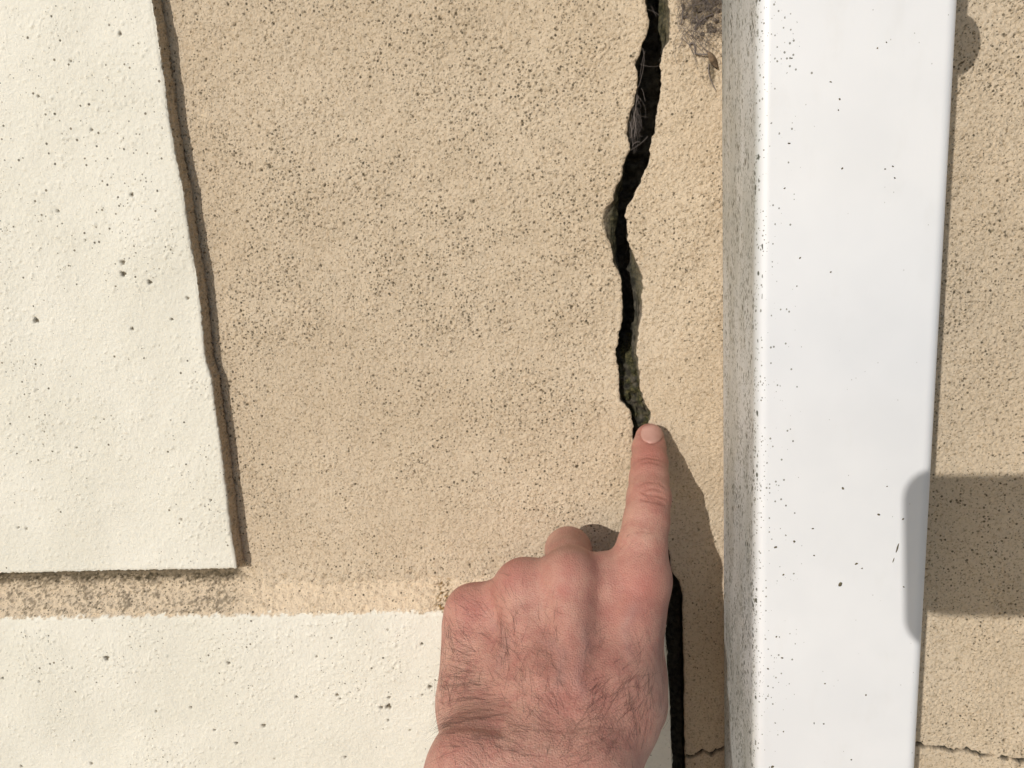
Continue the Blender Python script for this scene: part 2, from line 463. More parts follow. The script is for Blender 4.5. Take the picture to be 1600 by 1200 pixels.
def build_debris():
    """loose mortar lodged in the lower crack"""
    py = np.linspace(528, 700, 190); nc = 34
    rows = []; A = []
    for y in py:
        z = P(990, y)[2]
        a, b = float(eLo(z)) - 0.0004, float(eRo(z)) + 0.0004
        xs = np.linspace(a, b, nc)
        dep = 0.0058 + 0.013 * (1 - float(sstep(528, 590, np.array(float(y)))))
        h = -dep + 0.0009 * samp(N_mid, xs * 1.3, np.full(nc, z)) + 0.00018 * samp(N_rough, xs, np.full(nc, z))
        h = h + 0.0022 * sstep(0.35, 0.9, np.linspace(0, 1, nc)) - 0.003 * (1 - sstep(0.0, 0.35, np.linspace(0, 1, nc)))
        rows.append(np.stack([xs, -h, np.full(nc, z)], -1))
        A.append(np.clip(0.55 + 0.5 * samp(N_mid, xs + 0.05, np.full(nc, z)), 0, 1))
    V = np.array(rows).reshape(-1, 3); A = np.array(A)
    o0 = np.zeros_like(A)
    make_mesh("crack_debris", V, grid_faces(len(py), nc, True), MAT_WALL, wall,
              dict(dirt_shade=o0, moss=np.clip(A * 1.1, 0, 0.9), inner=o0 + 1, cream=o0, rust=o0, peach=o0))
build_debris()

# raised cream panel, upper left
PANEL_EDGE = [(140, -620), (235, 0), (250, 90), (262, 180), (272, 240), (283, 292), (300, 400), (312, 480), (317, 535), (320, 562), (330, 590), (333, 620),
              (345, 700), (354, 770), (360, 830), (365, 860), (369, 888), (372, 940)]
PITS = [(192, 410, .0012), (192, 428, .0015), (234, 441, .0012), (55, 501, .0015), (206, 514, .0009), (206, 304, .001), (290, 8, .0011), (292, 466, .0008), (268, 499, .0007),
        (187, 52, .0009), (143, 203, .0007), (40, 827, .0007), (283, 812, .0007), (28, 825, .0006), (330, 781, .0007), (120, 700, .0006), (90, 330, .0007), (60, 150, .0007), (110, 95, .0006)]
BPITS = [(167, 1028, .0016), (358, 1035, .0010), (463, 1090, .0010), (527, 1086, .0009), (607, 1105, .0017), (596, 1106, .0010), (608, 1090, .0009), (532, 1092, .0006), (672, 1073, .0013),
         (659, 1007, .0009), (495, 1026, .0006), (606, 984, .0006), (412, 1134, .0012), (369, 1162, .0010), (142, 1194, .0009), (32, 1199, .0009), (62, 1064, .0007), (3, 1061, .0009),
         (298, 1106, .0007), (518, 997, .0006), (539, 1185, .0008), (606, 1127, .0007), (640, 1142, .0006), (244, 1112, .0006), (429, 1186, .0006), (615, 1044, .0006), (335, 1141, .0007), (660, 1086, .0006)]
def add_pits(X, Z, H, D, pits, h):
    for k, (a, b, r) in enumerate(pits):
        c = P(a, b, h)
        th = np.arctan2(Z - c[2], X - c[0])
        rr = r * (1 + 0.22 * np.sin(3 * th + k) + 0.15 * np.sin(5 * th + 2 * k))
        m = 1 - sstep(0.55, 1.05, np.hypot(X - c[0], Z - c[2]) / rr)
        H -= 0.0011 * m; D[:] = np.maximum(D, 0.93 * m)
def build_panel():
    ePx = edge(PANEL_EDGE, PT, 0.00008, 31)
    zb = P(180, 892, PT)[2]
    zs = axis(zb, 0.135, F, ext_hi=1.3)
    nt = 14
    dep = np.linspace(0, 0.0105, nt + 1)[1:]
    # rows: under edge (turned back) first, then up the face
    zrow = np.concatenate([np.full(nt, zb), zs]); rdep = np.concatenate([dep[::-1], np.zeros(len(zs))])
    xr = ePx(zrow)
    u = axis(0, 1, F / 0.14)
    X = -0.315 + (xr[:, None] + 0.315) * u[None, :]
    far = axis(-0.315, -0.3, 0.015, ext_lo=-0.95)[:-2]
    X = np.concatenate([np.repeat(far[None, :], len(zrow), 0), X, np.repeat(xr[:, None], nt, 1)], 1)
    cdep = np.concatenate([np.zeros(len(far) + len(u)), dep])
    Z = np.repeat(zrow[:, None], X.shape[1], 1)
    # underside follows a slightly falling edge towards the left
    Z = Z + np.where(Z < zb + 0.02, 1, 0) * 0.00015 * samp(N_rough, X, Z * 0)
    C = np.maximum(rdep[:, None], cdep[None, :])
    H, D, DN = cream_fields(X, Z)
    add_pits(X, Z, H, D, PITS, PT)
    ed = np.minimum(np.abs(xr[:, None] - X), np.abs(Z - zb) * 0.8)
    H = H - 0.00045 * np.clip(1 - ed / 0.0011, 0, 1) ** 2 * (C < 1e-6)
    sx = cdep[None, :] > 0
    wob = 0.00035 * samp(N_rough, X + C, Z) * np.minimum(C / 0.002, 1)
    X = X + np.where(sx, wob + 0.0007 * np.sin(np.clip(C / 0.0105, 0, 1) * math.pi), 0)
    base_h = PT - C
    cream = 1 - sstep(0.0002, 0.0012, C + 0.0004 * samp(N_rough, X + 0.1, Z) * (C > 0))
    side_d = np.where(C > 0, 0.30 + 0.35 * sstep(0.3, 1.6, samp(N_rough, X + C, Z)), D)
    side_d = np.where(C > 0.0072, np.maximum(side_d, sstep(-0.4, 0.5, samp(N_lump, X, Z)) * 0.8), side_d)
    V = np.stack([X, -(base_h + np.where(C > 0, 0, H)), Z], -1).reshape(-1, 3)
    o0 = np.zeros_like(X)
    o = make_mesh("raised_panel", V, grid_faces(*X.shape), MAT_WALL, wall,
                  dict(dens=np.where(C > 0, 0.3, DN), dirt_shade=np.clip(side_d, 0, 1), moss=o0, inner=o0, cream=cream, rust=o0, peach=o0))
    tag(o, "cream painted raised panel, upper left")
build_panel()

# cream band with tan sloping ledge above, lower left
BT = 0.012
def build_band():
    zt = P(300, 888, 0.0)[2]; zf = P(300, 963, BT)[2]
    nch = 44
    t = np.linspace(0, 1, nch)
    hz = np.concatenate([np.interp(t, [0, 0.10, 0.5, 1], [-0.0025, -0.0004, 0.0040, BT - 0.0004]), [BT]])
    zz = np.concatenate([zt + (zf - zt) * t, [zf - 0.0006]])
    ze = axis(-0.285, zf - 0.0008, F, ext_lo=-1.2)[::-1]
    zrow = np.concatenate([zz, ze]); hrow = np.concatenate([hz, np.full(len(ze), BT)])
    xe_pts = [(1038, 930), (1040, 1000), (1042, 1040), (1045, 1075), (1047, 1120), (1048, 1160), (1050, 1200), (1053, 1300)]
    xe = edge(xe_pts, BT, 0.00022, 41)(zrow)
    u = axis(0, 1, F / 0.35)
    X = -0.315 + (xe[:, None] + 0.315) * u[None, :]
    far = axis(-0.315, -0.3, 0.015, ext_lo=-0.95)[:-2]
    dep = np.linspace(0, 0.05, 26)[1:] ** 1.0
    X = np.concatenate([np.repeat(far[None, :], len(zrow), 0), X, np.repeat(xe[:, None], len(dep), 1)], 1)
    cdep = np.concatenate([np.zeros(len(far) + len(u)), dep])[None, :]
    Z = np.repeat(zrow[:, None], X.shape[1], 1)
    Hb = np.repeat(hrow[:, None], X.shape[1], 1)
    onch = np.zeros(len(zrow)); onch[:nch] = 1; onch = onch[:, None] * np.ones_like(X)
    Hc, Dc, DNc = cream_fields(X + 0.05, Z)
    add_pits(X, Z, Hc, Dc, BPITS, BT)
    ZA = np.where(Z > zf, zf + (Z - zf) * 1.45, Z)
    Ht, Dt, DNt = tan_fields(X, ZA)
    rough = samp(N_rough, X, ZA); lump = samp(N_lump, X, ZA); mid = samp(N_mid, X, ZA)
    line = (np.arange(len(zrow)) - nch)[:, None] + 1.1 * rough + 1.1 * mid
    cream = sstep(-4.0, 0.0, line) * np.ones_like(X)
    edgez = np.clip(1 - np.abs(Z - zf) / 0.0016, 0, 1)
    H = np.where(cream > 0.5, Hc - 0.0002 * edgez, Ht * 0.9 + 0.00022 * mid)
    # brown grime spots on the ledge, heavier at the left; algae line with shade painted in under the panel
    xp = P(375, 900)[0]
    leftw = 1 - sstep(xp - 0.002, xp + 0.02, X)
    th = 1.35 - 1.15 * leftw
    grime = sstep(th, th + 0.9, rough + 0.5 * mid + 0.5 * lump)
    algae_shade = leftw * (1 - sstep(0.10, 0.36, np.clip((zt - Z) / (zt - zf), 0, 1) + 0.05 * mid))
    drt = np.where(cream > 0.5, Dc, np.clip(0.10 * leftw + 0.45 * grime * (0.5 + 0.7 * leftw) + 0.80 * algae_shade + Dt * 0.5, 0, 1))
    front = edgez * sstep(0.9, 1.5, rough + 0.4 * lump) * 0.75
    drt = np.maximum(drt, front * (cream < 0.6))
    rust = np.clip(onch * (sstep(1.4, 1.9, samp(N_rough, X + 0.2, Z) + 0.3 * lump) * 0.35
                   + 0.95 * np.exp(-((X - P(697, 935)[0]) / 0.004) ** 2) * sstep(0.2, 0.9, rough + 0.4)), 0, 1)
    peach = onch * (1 - cream) * np.ones_like(X)
    yel = np.exp(-((X - P(80, 1140, BT)[0]) / 0.012) ** 2 - ((Z - P(80, 1140, BT)[2]) / 0.016) ** 2)
    sidem = cdep > 0
    inner = np.where(sidem, sstep(0.001, 0.005, cdep), 0) * np.ones_like(X)
    X = X + np.where(sidem, 0.0006 * rough, 0)
    V = np.stack([X, -(Hb + np.where(sidem, 0, H) - cdep), Z], -1).reshape(-1, 3)
    moss = np.clip(0.05 * yel * (cream > 0.5) + np.where(sidem, 0.3, 0), 0, 1)
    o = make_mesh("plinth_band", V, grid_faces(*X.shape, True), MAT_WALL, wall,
                  dict(dens=np.where(sidem, 0, np.where(cream > 0.5, DNc, 0.25 + 0.4 * leftw)), dirt_shade=np.where(sidem, 0, drt), moss=moss, inner=inner, cream=np.where(sidem, cream, cream), rust=np.where(sidem, 0, rust), peach=np.where(sidem, 0, peach)))
    tag(o, "cream painted band with a tan sloping ledge along its top")
build_band()

# ------------------------------------------------------------------ downpipe
PXL, PXR, PHF, PHB = P(1180, 600, 0.074)[0], P(1467, 600, 0.074)[0], 0.075, 0.013
def pipe_mat():
    t = NT("white_plastic")
    sep = t.t.nodes.new("ShaderNodeSeparateXYZ"); t.t.links.new(t.co, sep.inputs[0])
    side = t.rng(sep.outputs[0], -0.0285, -0.0315)                       # the weathered left face, never washed by rain
    base = t.mix(t.rng(t.noise(30, 3), 0.3, 0.7), (0.82, 0.83, 0.85), (0.86, 0.867, 0.885))
    film = t.noise(45, 5, 0.65, t.mapping((1.3, 1.3, 0.4)))
    c = t.mix(t.math('MULTIPLY', side, t.rng(film, 0.3, 0.7, 0.40, 0.95)), base, (0.40, 0.408, 0.375))
    c = t.mix(t.math('MULTIPLY', t.rng(t.noise(90, 4, 0.6, t.mapping((1, 1, 0.4))), 0.55, 0.8), 0.10), c, (0.6, 0.57, 0.5))
    # speckled grime, one fleck per cell
    def flecks(scale, stretch, rad, amount):
        v = t.voro(scale, 'F1', t.mapping((1, 1, stretch)))
        sp = t.t.nodes.new("ShaderNodeSeparateColor"); t.t.links.new(v.outputs["Color"], sp.inputs[0])
        keep = t.math('LESS_THAN', sp.outputs[0], amount)
        rr = t.math('MULTIPLY_ADD', sp.outputs[1], rad); rr.node.inputs[2].default_value = rad * 0.4
        near = t.math('SUBTRACT', 1.0, t.math('DIVIDE', v.outputs["Distance"], rr), True)
        return t.math('MULTIPLY', t.rng(near, 0.0, 0.4), keep)
    patch = t.rng(t.noise(130, 4, 0.65, t.mapping((1, 1, 0.35))), 0.36, 0.64, 0.18, 0.90)
    s1 = flecks(760, 0.55, 0.42, t.math('MULTIPLY', patch, side))
    s2 = flecks(1400, 0.65, 0.46, t.math('MULTIPLY', t.math('MULTIPLY', patch, 1.25), side))
    c = t.mix(t.math('MULTIPLY', s2, 0.70), c, (0.12, 0.12, 0.085))
    c = t.mix(t.math('MULTIPLY', s1, 0.92), c, (0.055, 0.058, 0.038))
    near_corner = t.rng(sep.outputs[0], -0.013, -0.0295)
    s3 = flecks(1000, 0.9, 0.30, t.math('MULTIPLY', near_corner, t.rng(t.noise(60, 4), 0.40, 0.62, 0.05, 0.75)))
    c = t.mix(t.math('MULTIPLY', s3, 0.8), c, (0.12, 0.115, 0.08))
    s4 = flecks(700, 0.8, 0.22, t.rng(t.noise(38, 4, 0.6), 0.45, 0.75, 0.015, 0.16))
    c = t.mix(t.math('MULTIPLY', s4, 0.55), c, (0.28, 0.27, 0.25))
    r = t.rng(t.noise(200, 3), 0.3, 0.7, 0.30, 0.46)
    return t.set(Base_Color=c, Roughness=r, Specular_IOR_Level=0.45, Normal=t.bump(t.noise(40, 2), 0.05, 0.002))

pipe = empty("downpipe", ((PXL + PXR) / 2, -(PHF + PHB) / 2, -1.2), "white square plastic downpipe with grimy speckled left side", "downpipe")
MAT_PIPE = pipe_mat()
def rounded_rect(x0, x1, y0, y1, r, n=8):
    out = []
    for cx, cy, a0 in ((x1 - r, y1 - r, 0), (x0 + r, y1 - r, 90), (x0 + r, y0 + r, 180), (x1 - r, y0 + r, 270)):
        for k in range(n + 1):
            a = math.radians(a0 + 90 * k / n); out.append((cx + r * math.cos(a), cy + r * math.sin(a)))
    return np.array(out)
def extrude(ring, zs, wob=0.0):
    n = len(ring); V = []
    for z in zs:
        dx = wob * np.interp(z, _z1, noise_sheet_1d(81)) if wob else 0
        V.append(np.concatenate([ring + [dx, 0], np.full((n, 1), z)], 1))
    i = np.arange(n * len(zs)).reshape(len(zs), n); j = np.roll(i, -1, 1)
    f = np.stack([i[:-1], j[:-1], j[1:], i[1:]], -1).reshape(-1, 4)
    return np.concatenate(V), f
outer = rounded_rect(PXL, PXR, -PHF, -PHB, 0.0045)
zs = np.concatenate([[-1.2], np.linspace(-0.3, 0.15, 40), [1.3]])
v, f = extrude(outer, zs)
make_mesh("pipe_shell", v, f, MAT_PIPE, pipe)
# wall bracket above the frame; its rounded lug throws the small shadow at the top right
zc = P(1510, 60)[2] + 0.385 * 0.064
ring = rounded_rect(PXL - 0.002, PXR + 0.002, -PHF - 0.002, -PHB + 0.0, 0.0065)
v, f = extrude(ring, [zc + 0.002, zc + 0.0025, zc + 0.0225, zc + 0.023])
make_mesh("bracket_strap", v, f, MAT_PIPE, pipe)
lug = []
for k in range(25):
    a = -math.pi / 2 + math.pi * k / 24
    lug.append((PXR + 0.0005 + 0.0082 * math.cos(a), zc + 0.0118 * math.sin(a)))
lug = np.array(lug); n = len(lug)
v = np.concatenate([np.stack([lug[:, 0], np.full(n, -0.070), lug[:, 1]], 1), np.stack([lug[:, 0], np.full(n, -0.058), lug[:, 1]], 1),
                    [[PXR + 0.001, -0.070, zc], [PXR + 0.001, -0.058, zc]]])
f = [(i, i + 1, n + i + 1, n + i) for i in range(n - 1)]
tri = [(2 * n, i + 1, i, i) for i in range(n - 1)] + [(2 * n + 1, n + i, n + i + 1, n + i + 1) for i in range(n - 1)]
me = bpy.data.meshes.new("bracket_lug")
me.from_pydata((v - np.array(pipe.location)).tolist(), [], [tuple(q) for q in f] + [tuple(dict.fromkeys(q)) for q in tri])
me.materials.append(MAT_PIPE)
link(bpy.data.objects.new("bracket_lug", me), pipe)

def build_specks():
    """dried mud spots on the front of the pipe"""
    spots = [(1191, 474, 4.5, 3.2), (1233, 224, 2.6, 2), (1226, 294, 2, 1.6), (1250, 403, 2.2, 2), (1317, 763, 3, 3), (1373, 804, 3, 2.6), (1411, 811, 2.6, 2), (1313, 913, 5, 4.5), (1338, 881, 3.2, 2.6),
             (1212, 855, 3.4, 3), (1241, 846, 2.8, 2.4), (1270, 826, 2.4, 2), (1224, 898, 2.4, 2), (1222, 1028, 3, 2.6), (1289, 1068, 2, 1.8), (1272, 868, 2, 2), (1353, 1086, 2.4, 2), (1207, 1198, 4.5, 3),
             (1228, 790, 1.8, 1.8), (1347, 888, 1.6, 1.6), (1200, 1045, 1.8, 2.2), (1199, 733, 2, 2), (1185, 997, 2.4, 2), (1213, 995, 1.8, 2.2), (1224, 1143, 1.8, 1.6), (1330, 1187, 1.8, 1.8),
             (1395, 260, 2, 1.6), (1383, 264, 1.6, 1.6), (1398, 278, 1.8, 1.8), (1312, 155, 2.4, 1.8), (1310, 172, 1.4, 1.4), (1298, 128, 2, 1.4), (1371, 75, 2, 1.4), (1298, 425, 1.6, 1.8), (1245, 447, 1.4, 1.4), (1385, 66, 1.4, 1.4),
             (1480, 64, 2.2, 1.6), (1478, 133, 1.6, 2), (1316, 263, 2, 2.2), (1237, 91, 1.6, 1.4), (1412, 917, 2, 1.6), (1287, 1131, 1.8, 2.6), (1272, 1130, 1.4, 2.6), (1386, 760, 1.4, 1.4)]
    parts = []
    def blob(a, b, rx, rz, rot=0.0):
        c = P(a, b, PHF); s = (DIST - PHF) / FOC
        if c[0] > PXR - 0.004 or c[0] < PXL + 0.0045: return
        n = 9; ph = random.random() * 6
        ring = []
        for k in range(n):
            th = 2 * math.pi * k / n; q = 1 + 0.25 * math.sin(2 * th + ph) + random.uniform(-.15, .15)
            x, z = rx * q * math.cos(th), rz * q * math.sin(th)
            ring.append((c[0] + s * (x * math.cos(rot) - z * math.sin(rot)), c[2] + s * (x * math.sin(rot) + z * math.cos(rot))))
        V = [(x, -PHF + 0.0001, z) for x, z in ring] + [(c[0] * .5 + x * .5, -PHF - 0.00025, c[2] * .5 + z * .5) for x, z in ring] + [(c[0], -PHF - 0.0003, c[2])]
        fs = []
        for k in range(n):
            j = (k + 1) % n
            fs.append((k, j, n + j, n + k)); fs.append((n + k, n + j, 2 * n, 2 * n))
        parts.append((np.array(V), np.array(fs)))
    for a, b, rx, rz in spots: blob(a, b, rx * 0.85, rz * 0.85)
    blob(1402, 857, 1.8, 8.5, -0.25); blob(1396, 875, 0.7, 6, -0.2)
    V, Fq = merge(parts)
    me = bpy.data.meshes.new("dirt_specks")
    me.from_pydata((V - np.array(pipe.location)).tolist(), [], [tuple(dict.fromkeys(q)) for q in Fq.tolist()])
    me.materials.append(simple_mat("dried_dirt", (0.10, 0.085, 0.05), 0.95, 0.4, 900))
    tag(link(bpy.data.objects.new("dirt_specks", me), pipe), "dark dried specks on the front of the pipe", None, "stuff")
build_specks()

# ------------------------------------------------------------------ hand
#HAND_BEGIN
MM = 0.001
def Q(px, py, h): return P(px, py, h * MM) / MM
class Cap:
    def __init__(s, a, b, r0, r1): s.a, s.b, s.r0, s.r1 = np.array(a, np.float32), np.array(b, np.float32), r0, r1
    def __call__(s, p):
        ba = s.b - s.a; pa = p - s.a
        t = np.clip(pa @ ba / max(float(ba @ ba), 1e-9), 0, 1).astype(np.float32)
        return np.linalg.norm(pa - t[:, None] * ba, axis=1) - (s.r0 + (s.r1 - s.r0) * t)
def smin(a, b, k):
    h = np.clip(0.5 + 0.5 * (b - a) / k, 0, 1)
    return b + (a - b) * h - k * h * (1 - h)
def chain(pts):
    out = []
    for (p0, r0), (p1, r1) in zip(pts[:-1], pts[1:]): out.append(Cap(p0, p1, r0, r1))
    return out

# joints: photo pixel of the joint and its height above the wall in mm
I_MCP, M_MCP, R_MCP, L_MCP = Q(1000, 906, 60), Q(890, 906, 66), Q(818, 918, 63), Q(736, 954, 57)
index = chain([(Q(1015, 684, 7.5), 6.5), (Q(1014, 700, 11), 7.4), (Q(1015, 724, 19), 7.9), (Q(1014, 748, 27), 8.3), (Q(1014, 778, 36), 9.2), (Q(1010, 815, 45), 9.3), (Q(1003, 855, 53), 10.0), (I_MCP, 10.4)])
middle = chain([(M_MCP, 10.2), (Q(889, 878, 45), 9.9), (Q(888, 860, 27), 10.2), (Q(893, 930, 16), 8.4), (Q(893, 985, 24), 7.8), (Q(890, 985, 40), 7.2)])
ring = chain([(R_MCP, 9.6), (Q(822, 908, 42), 8.6), (Q(824, 908, 25), 8.8), (Q(832, 975, 17), 8.0), (Q(838, 1020, 26), 7.4), (Q(838, 1015, 42), 7.0)])
little = chain([(L_MCP, 9.0), (Q(748, 960, 40), 7.8), (Q(756, 962, 27), 7.8), (Q(766, 1015, 20), 7.2), (Q(772, 1050, 28), 6.8), (Q(774, 1045, 42), 6.4)])
thumb = chain([(Q(985, 1098, 74), 13.0), (Q(985, 1030, 50), 11.0), (Q(950, 985, 34), 9.6), (Q(905, 985, 30), 8.2)])
palm = [Cap(I_MCP, Q(965, 1105, 91), 10.6, 13.5), Cap(M_MCP, Q(895, 1118, 98), 10.4, 13.0), Cap(R_MCP, Q(835, 1118, 95), 9.8, 12.5), Cap(L_MCP, Q(745, 1105, 82), 9.4, 12.0),
        Cap(Q(1001, 910, 58), Q(986, 1050, 68), 9.6, 12.6), Cap(Q(985, 1060, 68), Q(984, 1100, 76), 12.8, 13.6),
        Cap(Q(748, 985, 50), Q(752, 1090, 68), 11.5, 13.5), Cap(Q(850, 960, 52), Q(850, 1090, 72), 15.0, 17.0), Cap(Q(950, 965, 50), Q(940, 1080, 70), 14.0, 16.0)]
WR = Q(865, 1128, 90)
arm = [Cap(Q(760, 1122, 88), Q(742, 1210, 118), 14.5, 15.5), Cap(Q(952, 1108, 94), Q(915, 1225, 117), 15.0, 16.5), Cap(Q(862, 1108, 97), Q(830, 1218, 117), 15.0, 17.0)]
E0, E1 = Q(742, 1210, 118), Q(915, 1225, 120)
adir = np.array([-0.22, -0.62, -0.75]); adir /= np.linalg.norm(adir)
arm += [Cap(E0, E0 + adir * 220, 15.5, 30), Cap(E1, E1 + adir * 220, 16.5, 32), Cap((E0 + E1) / 2, (E0 + E1) / 2 + adir * 215, 17, 30)]
palm += [Cap(L_MCP + [0, 3, -2], R_MCP + [0, 3, -2], 8.6, 8.6), Cap(R_MCP + [0, 2, -1], M_MCP + [0, 3, -2], 8.8, 9.0), Cap(M_MCP + [0, 3, -3], Q(948, 906, 58.5), 9.0, 9.4), Cap(Q(948, 906, 58.5), I_MCP + [0, 3, -1], 9.4, 9.4),
         Cap(Q(775, 975, 62), Q(790, 1090, 84), 8.5, 11), Cap(Q(853, 945, 66), Q(860, 1090, 88), 8.8, 12), Cap(Q(945, 940, 65), Q(930, 1090, 88), 9.0, 12),
         Cap(Q(728, 985, 56), Q(732, 1085, 74), 9.2, 11.5)]
bumps = [Cap(I_MCP + [0, -2.0, 1], I_MCP + [0, -2.0, 0], 9.6, 9.6), Cap(M_MCP + [0, -1.2, 1], M_MCP + [0, -1.2, 0], 9.2, 9.2)]

def body_sdf(p):
    p = p.astype(np.float32)
    d = None
    for c in palm: d = c(p) if d is None else smin(d, c(p), 7.0)
    a = None
    for c in arm: a = c(p) if a is None else smin(a, c(p), 8.0)
    d = smin(d, a, 16.0)
    for c in bumps: d = smin(d, c(p), 3.0)
    for fi, k in ((index, 5.0), (middle, 4.5), (ring, 4.5), (little, 4.5), (thumb, 5.0)):
        e = None
        for c in fi: e = c(p) if e is None else smin(e, c(p), 1.6)
        d = smin(d, e, k if fi is not index else 4.5)
    return d

def surface_nets(fn, xs, ys, zs, B=16):
    nx, ny, nz = len(xs), len(ys), len(zs)
    Fd = np.full((nx, ny, nz), 1e3, np.float32)
    for i in range(0, nx, B):
        for j in range(0, ny, B):
            cx = xs[i:i + B]; cy = ys[j:j + B]
            cz = [zs[k:k + B] for k in range(0, nz, B)]
            cen = np.array([[(cx[0] + cx[-1]) / 2, (cy[0] + cy[-1]) / 2, (q[0] + q[-1]) / 2] for q in cz])
            hd = np.array([0.5 * math.sqrt((cx[-1] - cx[0]) ** 2 + (cy[-1] - cy[0]) ** 2 + (q[-1] - q[0]) ** 2) for q in cz])
            dc = fn(cen)
            for kk, q in enumerate(cz):
                sl = (slice(i, i + len(cx)), slice(j, j + len(cy)), slice(kk * B, kk * B + len(q)))
                if abs(dc[kk]) > hd[kk] * 1.15 + 4: Fd[sl] = dc[kk]; continue
                g = np.stack(np.meshgrid(cx, cy, q, indexing='ij'), -1).reshape(-1, 3)
                Fd[sl] = fn(g).reshape(len(cx), len(cy), len(q))
    ins = Fd < 0
    s = np.zeros((nx - 1, ny - 1, nz - 1), np.int8)
    for a in (0, 1):
        for b in (0, 1):
            for c in (0, 1): s += ins[a:nx - 1 + a, b:ny - 1 + b, c:nz - 1 + c]
    act = np.argwhere((s > 0) & (s < 8))
    idx = np.full(s.shape, -1, np.int64); idx[tuple(act.T)] = np.arange(len(act))
    ax = [xs, ys, zs]
    acc = np.zeros((len(act), 3)); cnt = np.zeros(len(act))
    corners = [(a, b, c) for a in (0, 1) for b in (0, 1) for c in (0, 1)]
    for c0 in corners:
        for d in range(3):
            if c0[d]: continue
            c1 = list(c0); c1[d] = 1
            i0 = act + c0; i1 = act + c1
            f0 = Fd[tuple(i0.T)]; f1 = Fd[tuple(i1.T)]
            m = (f0 < 0) != (f1 < 0)
            t = np.where(m, f0 / np.where(m, f0 - f1, 1), 0)[:, None]
            p0 = np.stack([ax[q][i0[:, q]] for q in range(3)], 1); p1 = np.stack([ax[q][i1[:, q]] for q in range(3)], 1)
            acc += np.where(m[:, None], p0 + t * (p1 - p0), 0); cnt += m
    V = acc / cnt[:, None]
    faces = []
    for d in range(3):
        u, w = [(1, 2), (2, 0), (0, 1)][d]
        sl0 = [slice(None)] * 3; sl1 = [slice(None)] * 3
        sl0[d] = slice(0, -1); sl1[d] = slice(1, None)
        A, Bq = ins[tuple(sl0)], ins[tuple(sl1)]
        e = np.argwhere(A != Bq)
        ok = (e[:, u] > 0) & (e[:, w] > 0) & (e[:, u] < ax[u].size - 1) & (e[:, w] < ax[w].size - 1)
        e = e[ok]
        flip = A[tuple(e.T)]
        def cell(du, dw):
            q = e.copy(); q[:, u] += du; q[:, w] += dw; return idx[tuple(q.T)]
        f = np.stack([cell(-1, -1), cell(0, -1), cell(0, 0), cell(-1, 0)], 1)
        f[~flip] = f[~flip][:, ::-1]
        faces.append(f)
    return V, np.concatenate(faces)

def sdf_grad(p, e=0.4):
    g = np.zeros_like(p)
    for d in range(3):
        q = p.copy(); q[:, d] += e; r = p.copy(); r[:, d] -= e
        g[:, d] = (body_sdf(q) - body_sdf(r))
    return g / (np.linalg.norm(g, axis=1)[:, None] + 1e-9)

